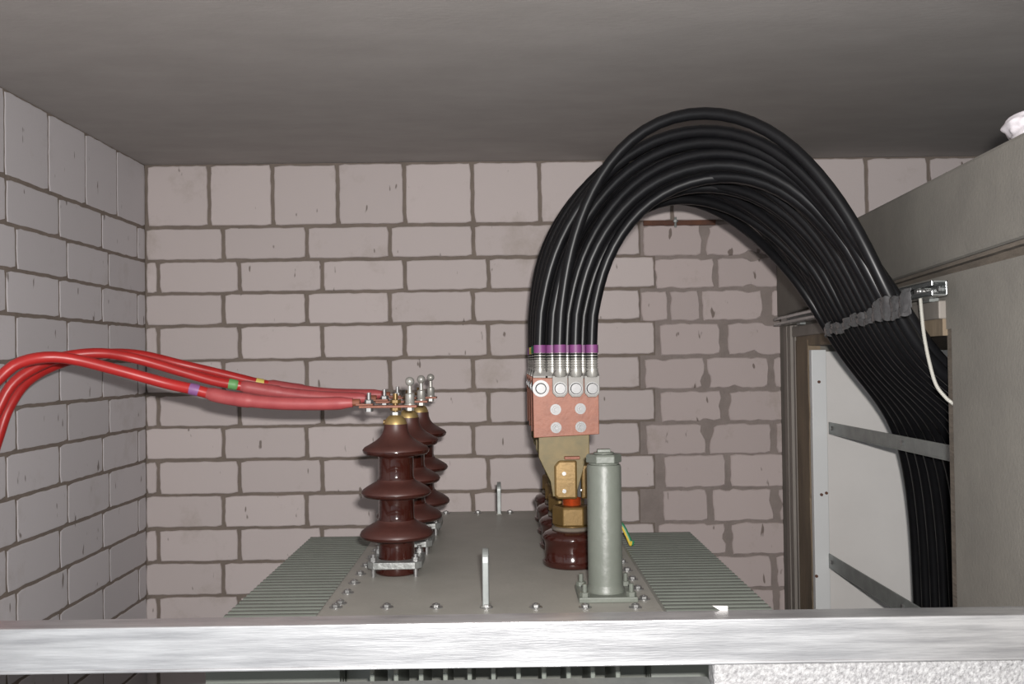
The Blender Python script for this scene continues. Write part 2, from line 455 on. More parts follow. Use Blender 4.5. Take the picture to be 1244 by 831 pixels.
# C-section: back, top, bottom, two lips
for (o0, o1, za, zb) in ((.014, .0165, zs0, zs1), (.014, .036, zs1-.0025, zs1), (.014, .036, zs0, zs0+.0025), (.0335, .036, zs1-.007, zs1), (.0335, .036, zs0, zs0+.007)):
    hexa(bm, [along(S0, o1, za), along(S0, o0, za), along(S1, o0, za), along(S1, o1, za), along(S0, o1, zb), along(S0, o0, zb), along(S1, o0, zb), along(S1, o1, zb)])
obj('channel', bm, M['strut'], t, bevel=.0006)
for yy in (1.325, 1.365, 1.9, 2.4):
    bm = bmesh.new(); q = along(yy, .017, .0925); cyl(bm, q, q-Vector((.004, 0, 0)), .004, 6); obj('screw', bm, M['steel'], t)
for yy in (1.40, 2.3):
    bm = bmesh.new(); hexa(bm, [along(yy-.02, .0138, .078), along(yy-.02, .0002, .078), along(yy+.02, .0002, .078), along(yy+.02, .0138, .078), along(yy-.02, .0138, .107), along(yy-.02, .0002, .107), along(yy+.02, .0002, .107), along(yy+.02, .0138, .107)])
    obj('spacer', bm, M['galv'], t)
# clamp on the strut holding the cord
q = at(1117, 356, 1.405)
ct = thing('strut_clamp', (q.x, q.y, q.z-.012), 'small shiny threaded clamp on the strut end above the white cord', 'clamp')
bm = bmesh.new(); cyl(bm, (q.x-.014, 1.385, q.z+.001), (q.x+.016, 1.385, q.z+.001), .0045, 12); obj('bolt', bm, M['steel'], ct, smooth=True)
bm = bmesh.new(); cyl(bm, (q.x-.004, 1.385, q.z-.003), (q.x+.004, 1.385, q.z-.003), .0105, 6); obj('nut', bm, M['steel'], ct, bevel=.0008)
bm = bmesh.new(); cyl(bm, (q.x-.013, 1.385, q.z+.001), (q.x-.010, 1.385, q.z+.001), .009, 16); obj('washer', bm, M['steel'], ct, smooth=True)
bm = bmesh.new(); box(bm, q.x+.006, q.x+.010, 1.375, 1.42, q.z-.010, q.z+.014); obj('plate', bm, M['steel'], ct, bevel=.0008)
cp = [at(1118, 362, 1.375), at(1120, 385, 1.372), at(1123, 410, 1.37), at(1129, 440, 1.365), at(1137, 467, 1.355), at(1148, 482, 1.345), at(1156, 489, 1.338), at(1166, 495, 1.345)]
path = resample(smoothpath(cp, 12), 150)
bm = bmesh.new(); tube(bm, path, [.0022+.0006*(i % 2) for i in range(150)], 8)
tag(obj('cord', bm, M['cord'], smooth=True), 'white twisted cord hanging from the strut clamp in front of the cables', 'cord')

# ------------------------------------------------------------------ transformer
HC = E-.353
T = thing('transformer', (-.02, 1.75, .14), 'grey-green finned power transformer filling the room behind the aluminium bar', 'transformer')
YC0, YC1 = at(600, 747, 1).y, 2.25
YC0 = 1.335; xc0, xc1 = -.268, .218
bm = bmesh.new(); box(bm, -.232, .195, YC0+.03, YC1-.03, .16, HC-.022); obj('tank', bm, M['paint'], T, bevel=.004)
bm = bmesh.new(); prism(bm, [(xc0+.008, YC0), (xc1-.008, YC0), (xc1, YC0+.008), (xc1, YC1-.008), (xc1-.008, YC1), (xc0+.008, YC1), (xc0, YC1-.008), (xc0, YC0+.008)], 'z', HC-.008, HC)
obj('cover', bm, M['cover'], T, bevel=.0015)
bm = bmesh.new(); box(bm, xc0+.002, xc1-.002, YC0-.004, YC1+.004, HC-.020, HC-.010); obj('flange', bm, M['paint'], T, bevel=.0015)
# side fins
FZ = HC-.014
ny = 0; y = YC0-.01
while y < 2.03:
    for s, xa, xb in ((-1, -.232, -.415), (1, .195, .386)):
        bm = bmesh.new(); lo, hi = min(xa, xb), max(xa, xb)
        r = .0078
        prism(bm, [(y-r, .30), (y+r, .30), (y+r, FZ-.003), (y+r*.75, FZ-.0005), (y, FZ), (y-r*.75, FZ-.0005), (y-r, FZ-.003)], 'x', lo, hi)
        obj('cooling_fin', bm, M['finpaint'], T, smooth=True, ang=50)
    y += .0205; ny += 1
# corrugation rims beside the cover, which the fins grow out of
for xa, xb in ((-.279, -.2685), (.2185, .230)):
    bm = bmesh.new(); box(bm, xa, xb, YC0-.012, YC1-.02, HC-.030, HC-.013); obj('side_rim', bm, M['paint'], T, bevel=.001)
# end cross bars of the fins (outer reinforcing rods)
for xx in (-.408, .379):
    bm = bmesh.new(); cyl(bm, (xx, YC0-.03, HC-.03), (xx, 2.04, HC-.03), .004, 8); obj('fin_rod', bm, M['finpaint'], T, smooth=True)
# front fins
for px in (452, 481, 511.5, 541, 570.5, 599.5, 630, 661, 691, 720.5, 751):
    x = at(px, 820, 1.2).x
    bm = bmesh.new(); prism(bm, [(1.20, .30), (1.334, .30), (1.334, HC-.03), (1.205, HC-.03), (1.20, HC-.036)], 'x', x-.003, x+.003)
    obj('cooling_fin', bm, M['finpaint'], T, bevel=.0015)
# cover bolts
def bolt(bm, x, y, z, r=.0052, h=.004):
    lathe(bm, [(r*1.8, 0), (r*1.8, .0012), (r*1.6, .0016)], x, y, z, 16)
    lathe(bm, [(r*1.12, .0016), (r*1.12, .0016+h*.85), (r*.85, .0016+h)], x, y, z, 6)
    lathe(bm, [(r*.42, .0016+h*.9), (r*.42, .0016+h*1.25)], x, y, z, 8)
bolts = []
for px in (408, 470, 530, 591, 651, 711, 772): 
    q = at(px, 739, 1.36); d = ray(px, 738); s = (HC-E)/d.z; bolts.append((d.x*s, d.y*s))
yf = bolts[0][1]
xl, xr = -.246, .199
y = 1.408
while y < YC1-.04:
    bolts.append((xl, y)); bolts.append((xr, y)); y += .064
for i in range(6): bolts.append((xl+(xr-xl)*(i+.4)/6, YC1-.025))
proto = None
for x, y in bolts:
    bm = bmesh.new(); bolt(bm, x, y, HC); o = obj('cover_bolt', bm, M['steel'], T, smooth=True)
# lifting eyes
def eye(px, py, hgt, ylen):
    d = ray(px, py); s = (HC-E)/d.z; x, y = d.x*s, d.y*s
    bm = bmesh.new(); N = 14
    out = [(y-ylen*.5, HC), (y-ylen*.5, HC+hgt-ylen*.5)] + [(y-ylen*.5*math.cos(PI*i/N), HC+hgt-ylen*.5+ylen*.5*math.sin(PI*i/N)) for i in range(1, N)] + [(y+ylen*.5, HC+hgt-ylen*.5), (y+ylen*.5, HC)]
    # solid plate; a black disc through it paints the shade of the hole
    prism(bm, out, 'x', x-.0046, x+.0046)
    o = obj('lifting_eye', bm, M['galv'], T, bevel=.0012)
    bmh = bmesh.new(); cyl(bmh, (x-.0049, y, HC+hgt-ylen*.5), (x+.0049, y, HC+hgt-ylen*.5), ylen*.22, 20)
    obj('eye_hole_shade', bmh, M['dark'], o)
    bm = bmesh.new(); box(bm, x-.007, x+.007, y-ylen*.55, y+ylen*.55, HC, HC+.002); obj('weld_foot', bm, M['cover'], o, bevel=.001)
eye(590.5, 735, .082, .035); eye(606.5, 624, .073, .035)
# raised weld dots / dirt free lines are not needed

# oil filler tube
q = Vector((.1455, 1.432, HC))
ft = thing('filler_pipe', q, 'glossy grey-green upright pipe with hex cap standing on the transformer cover', 'pipe')
bm = bmesh.new(); box(bm, q.x-.043, q.x+.043, q.y-.043, q.y+.043, HC, HC+.008); obj('base_flange', bm, M['cylpaint'], ft, bevel=.0015)
bm = bmesh.new()
lathe(bm, [(.0285, .008), (.0285, .012), (.0262, .016), (.0257, .02), (.0257, .192), (.0245, .196)], q.x, q.y, HC, 48); obj('tube', bm, M['cylpaint'], ft, smooth=True)
bm = bmesh.new(); lathe(bm, [(.0225, .196), (.0225, .199)], q.x, q.y, HC, 32)
lathe(bm, [(.0265, .199), (.0268, .201), (.0268, .209), (.0245, .212)], q.x, q.y, HC, 6)
lathe(bm, [(.016, .212), (.015, .2145)], q.x, q.y, HC, 24)
box(bm, q.x-.010, q.x+.010, q.y-.006, q.y+.006, HC+.214, HC+.219)
obj('hex_cap', bm, M['cylpaint'], ft, bevel=.001)
for sx in (-1, 1):
    for sy in (-1, 1):
        bm = bmesh.new(); x, y = q.x+sx*.034, q.y+sy*.034
        lathe(bm, [(.0075, .008), (.0075, .0135), (.0065, .0145)], x, y, HC, 6); lathe(bm, [(.0035, .014), (.0035, .026)], x, y, HC, 10)
        obj('stud_nut', bm, M['cylpaint'], ft, smooth=True)

# ------------------------------------------------------------------ high voltage bushings
def xy_on_cover(px, py):
    d = ray(px, py); s = (HC-E)/d.z; return d.x*s, d.y*s
YH = 1.612; XH = at(481.5, 600, YH).x
K = YH/F
zH = lambda py: at(481, py, YH).z
HV = thing('high_voltage_bushing', (XH, YH, HC), '', 'insulator', 'brown porcelain bushings on the left of the cover')
hz = {k: zH(k) for k in ()}
def rr(px): return px*K
prof = []
def P_(rpx, py): prof.append((rr(rpx), zH(py)-HC))
prof.append((rr(25), 0.0)); prof.append((rr(26.5), .003)); prof.append((rr(26), .016))
P_(22.5, 683)
P_(21.5, 676); P_(21.3, 662); P_(21.3, 655); P_(23, 653.5); P_(32, 653); P_(41, 652.5); P_(43.5, 650.5)
SH = [[(44.2, 648), (42.5, 644.3), (37, 640), (29.5, 635.8), (25, 633.5), (22.3, 630.5)]]
for q_ in SH[-1]: P_(*q_)
P_(21.2, 626); P_(21.2, 606); P_(22.5, 603.5); P_(30, 602.5); P_(39, 602); P_(41.2, 600)
SH.append([(42, 597.3), (40, 593.8), (34.5, 590), (28, 586.3), (24, 584.2), (21.8, 581.5)])
for q_ in SH[-1]: P_(*q_)
P_(21, 577); P_(21, 556); P_(22.5, 553.5); P_(30, 552.5); P_(37.5, 551.5); P_(39.6, 549)
SH.append([(40.3, 546), (38, 542.7), (32, 539.5), (25, 535.3), (19.5, 531), (16.3, 526.5), (14.5, 521), (14, 515)])
for q_ in SH[-1]: P_(*q_)
bm = bmesh.new(); lathe(bm, prof, XH, YH, HC, 64)
dz = [(zH(a[0][1]), zH(a[-1][1])) for a in SH]
for f in bm.faces:
    z_ = f.calc_center_median().z
    if len(f.verts) < 10 and any(lo_ < z_ < hi_ for lo_, hi_ in dz): f.material_index = 1
obj('porcelain_body', bm, [M['porcelain'], M['dust']], HV, smooth=True, ang=60)
bm = bmesh.new(); h = lambda py: zH(py)-HC
lathe(bm, [(rr(13), h(522)), (rr(13.8), h(521.5)), (rr(14), h(518)), (rr(13.3), h(513)), (rr(11.3), h(508.5)), (rr(8), h(505)), (rr(4), h(503.5)), (0, h(503.3))], XH, YH, HC, 48)
obj('dome_cap', bm, M['cap'], HV, smooth=True, ang=60)
bm = bmesh.new(); x, y, z = XH-rr(14), YH+.004, zH(513)
cyl(bm, (XH-rr(10), y, z), (XH-rr(15), y, z), .0045, 10); obj('vent_screw', bm, M['brass'], HV, smooth=True)
# stud with brass nuts
bm = bmesh.new(); lathe(bm, [(.0045, h(505)), (.0045, h(478))], XH, YH, HC, 12); obj('terminal_stud', bm, M['brass'], HV, smooth=True)
for a, b_, mm in ((504.5, 500, 'steel'), (499, 494.5, 'brass'), (490, 485.5, 'brass')):
    bm = bmesh.new(); lathe(bm, [(.0095, h(a)), (.0095, h(b_))], XH, YH, HC, 6); obj('nut', bm, M[mm], HV, bevel=.0008)
# copper bar
zb = zH(493.6); 
bm = bmesh.new(); box(bm, XH-rr(43), XH+rr(26.5), YH-.013, YH+.013, zb-.002, zb+.002); bar = obj('copper_bar', bm, M['copper'], HV, bevel=.0006)
# lug of the cable: flat tongue lying on the bar
# bolts in the bar
def barbolt(dx, dy, top, col='steel', r=.0075):
    bm = bmesh.new(); x = XH+rr(dx); yy = YH+dy
    lathe(bm, [(.0095, .0022), (.0095, .0038)], x, yy, zb, 20)
    lathe(bm, [(r, .0038), (r*1.02, .0045), (r*1.02, .0105), (r*.85, .0118)], x, yy, zb, 6)
    lathe(bm, [(.0035, .011), (.0035, top)], x, yy, zb, 10)
    lathe(bm, [(r*.95, -.0085), (r*.95, -.0022)], x, yy, zb, 6)
    return obj('bar_bolt', bm, M[col], HV, smooth=True)
barbolt(-32, 0, .0235)
# ball stud
bm = bmesh.new(); x = XH+rr(17.5)
lathe(bm, [(.0098, .0022), (.0098, .004)], x, YH, zb, 20)
lathe(bm, [(.0072, .004), (.0078, .005), (.0078, .0195), (.0066, .021), (.004, .022), (.0036, .034)], x, YH, zb, 16)
ball(bm, (x, YH, zb+.0415), .0078, 20)
lathe(bm, [(.0068, -.0075), (.0068, -.0022)], x, YH, zb, 6)
obj('ball_stud', bm, M['tin'], HV, smooth=True)
# clamp plate
zc = zH(681)
bm = bmesh.new(); s = rr(32.5); c = .014
outer = [(-s, -s+c), (-s+c, -s), (s-c, -s), (s, -s+c), (s, s-c), (s-c, s), (-s+c, s), (-s, s-c)]
N = 48
# square plate with round bore: bridge by angular sampling
def sq(th):
    cx, sx = math.cos(th), math.sin(th); r = s/max(abs(cx), abs(sx)); r = min(r, s*1.24); return r*cx, r*sx
rings = []
for rad_, zz in ((0, zc-.0055), (0, zc+.0055), (1, zc+.0065), (1, zc-.0065)):
    rg = []
    for i in range(N):
        th = 2*PI*i/N
        if rad_: px_, py_ = rr(22.6)*math.cos(th), rr(22.6)*math.sin(th)
        else: px_, py_ = sq(th)
        rg.append(bm.verts.new((XH+px_, YH+py_, zz)))
    rings.append(rg)
for a in range(4):
    A, B = rings[a], rings[(a+1) % 4]
    for i in range(N): bm.faces.new((A[i], A[(i+1) % N], B[(i+1) % N], B[i]))
obj('clamp_plate', bm, M['cast'], HV, bevel=.001)
for sx in (-1, 1):
    for sy in (-1, 1):
        x, y = XH+sx*rr(25), YH+sy*rr(25)
        bm = bmesh.new(); lathe(bm, [(.0036, 0), (.0036, zc-HC+.018)], x, y, HC, 10)
        lathe(bm, [(.0085, zc-HC+.0060), (.0085, zc-HC+.0072)], x, y, HC, 16)
        lathe(bm, [(.0066, zc-HC+.0072), (.0066, zc-HC+.013)], x, y, HC, 6)
        obj('clamp_stud', bm, M['steel'], HV, smooth=True)
DH = (.183, .372)
HV['label'] = 'nearest of the three brown porcelain bushings, seen in full, on the left'
dup(HV, (.003, DH[0], 0), 'middle one of the three brown bushings, half hidden behind the nearest')
dup(HV, (.006, DH[1], 0), 'farthest of the three brown bushings, closest to the brick wall')

# ------------------------------------------------------------------ low voltage bushings and flags
YL = 1.655; XLv = at(694.7, 620, YL).x; KL = YL/F
zL = lambda py: at(694, py, YL).z-HC
LVG = 'low bushings with brass clamps in a row on the right of the cover'
LV = thing('low_voltage_bushing', (XLv, YL, HC), '', 'insulator', LVG)
bm = bmesh.new(); k = KL
lathe(bm, [(34*k, 0), (36*k, .003), (36*k, .009), (34.5*k, .0105), (33.5*k, .013), (33*k, .035), (34*k, .042), (36*k, .046), (36*k, .050), (33*k, .056), (27*k, .060), (20*k, .062)], XLv, YL, HC, 56)
obj('porcelain_base', bm, M['porcelain'], LV, smooth=True, ang=50)
bm = bmesh.new(); lathe(bm, [(24*k, .061), (25*k, .063), (24*k, .0665), (21*k, .068)], XLv, YL, HC, 40); obj('gasket', bm, M['concrete_dark'], LV, smooth=True)
z0, z1, z2 = .067, zL(637), zL(613.5)
bm = bmesh.new(); lathe(bm, [(20*k, z0), (20.8*k, z0+.002), (20.8*k, z1-.003), (22*k, z1-.001), (22*k, z1)], XLv, YL, HC, 40); obj('brass_collar', bm, M['brass'], LV, smooth=True)
bm = bmesh.new(); v0 = len(bm.verts)
lathe(bm, [(22*k, 0), (24*k, .002), (24*k, z2-z1-.004), (22*k, z2-z1)], 0, 0, 0, 6)
bmesh.ops.transform(bm, matrix=Matrix.Translation((XLv, YL, HC+z1)) @ Matrix.Rotation(math.radians(0), 4, 'Z') , verts=bm.verts)
obj('brass_hex_nut', bm, M['brass'], LV, bevel=.0015)
bm = bmesh.new(); zz0, zz1 = z2, zL(602)
pr = []; n_ = 9
for i in range(n_*2+1): pr.append(((11.4 if i % 2 else 10.6)*k, zz0+(zz1-zz0)*i/(n_*2)))
lathe(bm, pr, XLv, YL, HC, 32); obj('copper_stud', bm, M['copperbright'], LV, smooth=True)
# split clamp: block with rounded top; black filler paints the shade in its slot
zc0, zc1 = zL(604), zL(557)
bm = bmesh.new()
xa, xb = XLv-22*k, XLv+6*k
prism(bm, [(xa, HC+zc0+.006), (xa+.006, HC+zc0), (xb, HC+zc0), (xb, HC+zc1), (xa+.008, HC+zc1), (xa, HC+zc1-.010)], 'y', YL-.026, YL+.026)
obj('clamp_body', bm, M['brass'], LV, bevel=.004)
bm = bmesh.new(); box(bm, XLv+7*k, XLv+10*k, YL-.021, YL+.021, HC+zc0+.003, HC+zc1-.006)
box(bm, XLv-4*k, XLv+8*k, YL-.020, YL+.020, HC+zc0+.004, HC+zc1-.010); 
obj('clamp_slot_shade', bm, M['dark'], LV)
bm = bmesh.new(); prism(bm, [(XLv+11*k, HC+zc0), (XLv+24*k, HC+zc0), (XLv+24*k, HC+zc1-.008), (XLv+20*k, HC+zc1), (XLv+11*k, HC+zc1)], 'y', YL-.022, YL+.022); obj('clamp_jaw', bm, M['brass'], LV, bevel=.003)
for pz in (573, 594):
    bm = bmesh.new(); zq = HC+zL(pz); 
    cyl(bm, (XLv-10*k, YL-.0262, zq), (XLv-10*k, YL-.0285, zq), .0035, 10); 
    cyl(bm, (XLv+5*k, YL-.017, zq), (XLv+12*k, YL-.017, zq), .003, 10)
    cyl(bm, (XLv+24*k, YL-.01, zq), (XLv+28*k, YL-.01, zq), .0062, 6)
    obj('clamp_bolt', bm, M['steel'], LV, smooth=True)
# connecting plate (dull brass) rising behind the copper flag
yc = YL+.004
def fp(px, py): q = at(px, py, YL-.03); return (q.x, q.z)
bm = bmesh.new()
prism(bm, [fp(654.5, 505), fp(654.5, 556), fp(669, 586), fp(672, 604), fp(700, 604), fp(712, 560), fp(716.5, 553), fp(716.5, 505)], 'y', YL-.0235, YL-.0135)
obj('connector_plate', bm, M['dullbrass'], LV, bevel=.001)
bm = bmesh.new(); q = at(686, 556, YL-.04); q2 = at(705, 559, YL-.04)
box(bm, q.x, q2.x, YL-.034, YL-.0235, q.z-.004, q.z+.001); obj('plate_lip', bm, M['copper'], LV, bevel=.001)

# copper flags
YFl = YL-.0245                          # back face of the copper
def fg(px, py): q = at(px, py, YFl-.012); return (q.x, q.z)
cx0, cz0 = fg(687, 532)
CF = thing('copper_flag', (cx0, YFl-.006, cz0), '', 'busbar', 'copper connector flags behind one another')
bm = bmesh.new(); prism(bm, [fg(647, 459), fg(648.5, 532), fg(728, 527.5), fg(727, 460)], 'y', YFl-.012, YFl); obj('copper_plate', bm, M['copper'], CF, bevel=.0008)
YF = YFl-.012
def facebolt(px, py, r, y0, parent, name='bolt', dome=False):
    q = at(px, py, y0); bm = bmesh.new()
    cyl(bm, (q.x, y0, q.z), (q.x, y0-.0016, q.z), r*1.5, 20)
    cyl(bm, (q.x, y0-.0016, q.z), (q.x, y0-.007, q.z), r, 20 if dome else 6, r*.82 if dome else r)
    if not dome: cyl(bm, (q.x, y0-.007, q.z), (q.x, y0-.014, q.z), r*.5, 10)
    return obj(name, bm, M['bolthead'], parent, smooth=True)
for px, py in ((675, 497.5), (705, 496.5), (675.5, 519.5), (705.5, 518.5)): facebolt(px, py, .0062, YF, CF)
o = facebolt(657, 472, .0095, YF, CF, dome=True)

# ------------------------------------------------------------------ black cables with their lugs
flab = ['nearest copper flag, its face toward the viewer, carrying four lug bolts',
        'second copper flag, only its left edge showing behind the nearest', 'third copper flag back, hidden but for its left edge', 'copper flag farthest back, nearly hidden behind the others']
blab = ['nearest low bushing with brass clamp, directly left of the grey pipe', 'second low bushing back, its brown rim peeping out left of the nearest',
        'third low bushing back, its rim peeping out left behind the second', 'low bushing farthest back, nearest the brick wall on the right row']
PH = [0, .150, .300, .450]
LV['label'] = blab[0]; CF['label'] = flab[0]
for i in (1, 2, 3):
    dup(LV, (0, PH[i], 0), blab[i]); dup(CF, (0, PH[i], 0), flab[i])

# columns: (pixel x on the nearest flag, is front lug)
cols = [(656.5, 0), (671.5, 0), (679.5, 1), (690, 0), (698.5, 1), (709, 0), (718, 1)]
out_px = [(650, 365), (660, 308), (684, 250), (721, 200), (767, 161), (818, 142), (868, 139), (919, 152), (968, 187), (1012, 240), (1050, 300), (1082, 345), (1103, 372)]
in_px = [(727, 372), (736, 325), (750, 292), (769, 271), (798, 257), (832, 255), (866, 264), (897, 281), (925, 300), (951, 324), (976, 350), (1000, 377), (1021, 403)]
bandm = [M['purple'], M['darkgreen'], M['yellow'], M['lilac']]
RC = .0098
def sm(t): t = max(0, min(1, t)); return t*t*(3-2*t)
cables = []
for k_ in range(4):
    for c_, (px, front) in enumerate(cols):
        left = (718-px)/(718-656.5)
        ts = .80*left+.20*(k_/3.0)
        te = .74*(3-k_)/3+.26*(1-left if False else left)
        cables.append([k_, c_, px, front, ts, te])
cables.sort(key=lambda q: 9 if (q[0] == 0 and q[1] == 2) else q[5])
for i, q in enumerate(cables): q.append(i)          # slot along the strut
names = {}
col_word = {2: 'second lug bolt from the left', 4: 'third lug bolt from the left', 6: 'rightmost lug bolt'}
cab_labels = {}
comb_pts = []
for k_, c_, px, front, ts, te, slot in cables:
    ylug = YL+PH[k_]+(-.0365-.004 if front else -.0245+.004)
    lugx = at(px, 440, YL-.03).x
    yb = ylug-.0075 if front else ylug+.0075
    zt_ = at(px, 428, YL-.03).z; zb_ = at(px, 457, YL-.03).z
    jx = random.uniform(-1, 1); jt = random.uniform(-.05, .05)
    special = (k_ == 0 and c_ == 2)
    ts_ = ts; te_ = slot/27.0
    if special: te_ = 1.02
    Ycomb = 1.785-.42*slot/27.0
    layer = (slot % 2)
    pts = [Vector((lugx, yb, zt_-.012)), Vector((lugx, yb, zt_+.02))]
    n = len(out_px)
    for i in range(n):
        s = i/(n-1); t = ts_+(te_-ts_)*sm((s-.1)/.75)
        # arch hump variation
        t += jt*math.sin(PI*s)
        if special: t = ts_+(1.05-ts_)*sm(s/.42)
        else: t *= 1-.05*math.sin(PI*s)
        X = in_px[i][0]+(out_px[i][0]-in_px[i][0])*t; Yp = in_px[i][1]+(out_px[i][1]-in_px[i][1])*t
        Yd = yb+(Ycomb-yb)*sm(s*1.05)
        if i == 0:
            lx = pts[1].x; P3 = at(X, Yp, Yd); P3.x = lx*.65+P3.x*.35; pts.append(P3); continue
        if i == 1:
            P3 = at(X, Yp, Yd); P3.x = pts[1].x*.30+P3.x*.70; pts.append(P3); continue
        if i == n-1:
            w = wallx(Ycomb)-.047-.021*layer
            f_ = slot/27.0
            P3 = Vector((w, Ycomb, E+.046+.024*f_)); pts.append(P3); cend = P3; continue
        if i == n-2:
            P3 = at(X, Yp, Yd); w = wallx(Ycomb)-.068-.021*layer
            P3 = Vector((min(P3.x, w), Ycomb, P3.z)); pts.append(P3); continue
        P3 = at(X, Yp, Yd); P3.y += 0; pts.append(P3)
    # down through the opening, behind the crossing rails
    f_ = slot/27.0
    Y1 = 2.05-.52*f_; 
    def low(px_, Yd_): return
    xin = (.815, .865, .875)[0]
    lay = .021*(1-layer)
    Yl = [Ycomb+.02, Ycomb+.05, Ycomb+.07, Ycomb+.08]
    Yl = [min(v, 2.06-.0) for v in Yl]
    g_ = 1-f_; dx = .012*f_
    pts += [Vector((cend.x+.056, Ycomb+.018+.02*g_, E-.018)), Vector((.766+lay+dx, Ycomb+.05+.065*g_, E-.13)), Vector((.828+lay+dx, Ycomb+.09+.10*g_, E-.29)),
            Vector((.850+lay+dx, Ycomb+.11+.11*g_, E-.55)), Vector((.853+lay+dx, Ycomb+.11+.11*g_, E-1.0)), Vector((.853+lay+dx, Ycomb+.11+.11*g_, .02))]
    path = resample(smoothpath(pts, 10), 110)
    for it in range(9):
        path = path[:4]+[path[i]*.5+(path[i-1]+path[i+1])*.25 for i in range(4, 109)]+path[109:]
    if k_ == 0:
        if special: lb = 'black cable making the highest arch, lifted clear of the rest of the bundle'
        elif c_ in col_word: lb = 'black cable with purple band on the nearest flag, '+col_word[c_]
        elif c_ == 0: lb = 'black cable at the far left of the nearest flag, lug behind the plate'
        else: lb = {1: 'black cable behind the nearest flag, left of its first front lug', 3: 'black cable behind the nearest flag, between its two left front lugs', 5: 'black cable behind the nearest flag, between its two right front lugs'}[c_]
        grp = 'black cables on the nearest copper flag'
    else:
        w = ['', 'second', 'third', 'farthest'][k_]
        lb = 'black cable of the arching bundle bolted to the %s copper flag' % w
        grp = 'black cables on the %s copper flag' % w
    cb = thing('black_cable', Vector((lugx, yb, zb_)), lb, 'cable', grp)
    bm = bmesh.new(); tube(bm, path, RC, 12); obj('sheath', bm, M['black'], cb, smooth=True)
    bm = bmesh.new(); cyl(bm, (lugx, yb, zt_-.001), (lugx, yb, zt_+.0125), RC+.0011, 20); obj('marker_band', bm, bandm[k_], cb, smooth=True)
    # lug: ribbed barrel, slanting palm and tongue
    bm = bmesh.new(); pr = [(.0098, 0)]
    H = zt_-zb_
    for r_ in range(6):
        a0 = H*(.30+.11*r_)
        pr += [(.0102, a0), (.0102, a0+H*.03), (.0086, a0+H*.045), (.0086, a0+H*.075)]
    pr += [(.0102, H*.97), (.0102, H)]
    pr = [(.0085, -.001), (.0102, H*.1)] + pr[1:]
    lathe(bm, pr, lugx, yb, zb_, 20)
    obj('lug_barrel', bm, M['tin'], cb, smooth=True, ang=30)
    zt2 = at(px, 482, YL-.03).z
    bm = bmesh.new(); wd = .0128
    ya, yz = (ylug-.0, ylug+.004) if front else (ylug-.004, ylug)
    ya, yz = ylug-.0038, ylug+.0038
    prism(bm, [(lugx-wd, zb_+.001), (lugx+wd, zb_+.001), (lugx+wd, zt2+.007), (lugx+wd-.006, zt2), (lugx-wd+.006, zt2), (lugx-wd, zt2+.007)], 'y', ya, yz)
    # wedge up to the barrel
    yo = yb-.010 if front else yb+.010
    hexa(bm, [(lugx-wd, ya, zb_+.001), (lugx+wd, ya, zb_+.001), (lugx+wd, yz, zb_+.001), (lugx-wd, yz, zb_+.001),
              (lugx-.009, yb-.0085, zb_+.010), (lugx+.009, yb-.0085, zb_+.010), (lugx+.009, yb+.0085, zb_+.010), (lugx-.009, yb+.0085, zb_+.010)])
    obj('lug_tongue', bm, M['tinflat'], cb, bevel=.0006)
    if front:
        q = at(px, 472, YL-.04); bm = bmesh.new()
        cyl(bm, (lugx, ya, q.z), (lugx, ya-.0018, q.z), .0112, 20); cyl(bm, (lugx, ya-.0018, q.z), (lugx, ya-.008, q.z), .0098, 18, .0085)
        obj('lug_bolt', bm, M['bolthead'], cb, smooth=True)
    comb_pts.append((slot, cend.copy(), layer))

# grey plastic film strip that ties the bundle to the strut
bm = bmesh.new()
def filmpt(u, v):
    # u: 0..1 along the bundle, v: 0..1 up the strip
    Ycb = 1.735-.48*u
    bulge = .006*abs(math.sin(u*PI*11))
    w = .006*noise.noise(Vector((u*9, v*2, 2.1)))+.004*noise.noise(Vector((u*41, v*8, 5)))
    wid = .0095+.008*sm((u-.45)/.5)+.006*noise.noise(Vector((u*17, 0, 9)))
    zc_ = E+.044+.028*u+.003*math.sin(u*19)
    x = wallx(Ycb)-.082-bulge-w*.5
    return Vector((x+(.045 if False else 0), Ycb, zc_+(v-.5)*2*wid+w*.6)), Vector((-1, 0, 0))
NU, NV = 220, 10
g1 = []; g2 = []
for i in range(NU+1):
    r1 = []; r2 = []
    for j in range(NV+1):
        p_, n_v = filmpt(i/NU, j/NV)
        r1.append(bm.verts.new(p_)); r2.append(bm.verts.new(p_-n_v*.0012))
    g1.append(r1); g2.append(r2)
for g in (g1, g2):
    for i in range(NU):
        for j in range(NV): bm.faces.new((g[i][j], g[i+1][j], g[i+1][j+1], g[i][j+1]))
for i in range(NU):
    bm.faces.new((g1[i][0], g1[i+1][0], g2[i+1][0], g2[i][0])); bm.faces.new((g1[i][NV], g1[i+1][NV], g2[i+1][NV], g2[i][NV]))
for j in range(NV):
    bm.faces.new((g1[0][j], g1[0][j+1], g2[0][j+1], g2[0][j])); bm.faces.new((g1[NU][j], g1[NU][j+1], g2[NU][j+1], g2[NU][j]))
tag(obj('tie_strip', bm, M['wrap'], smooth=True), 'crumpled grey plastic strip tying the black cable bundle to the strut', 'strap')

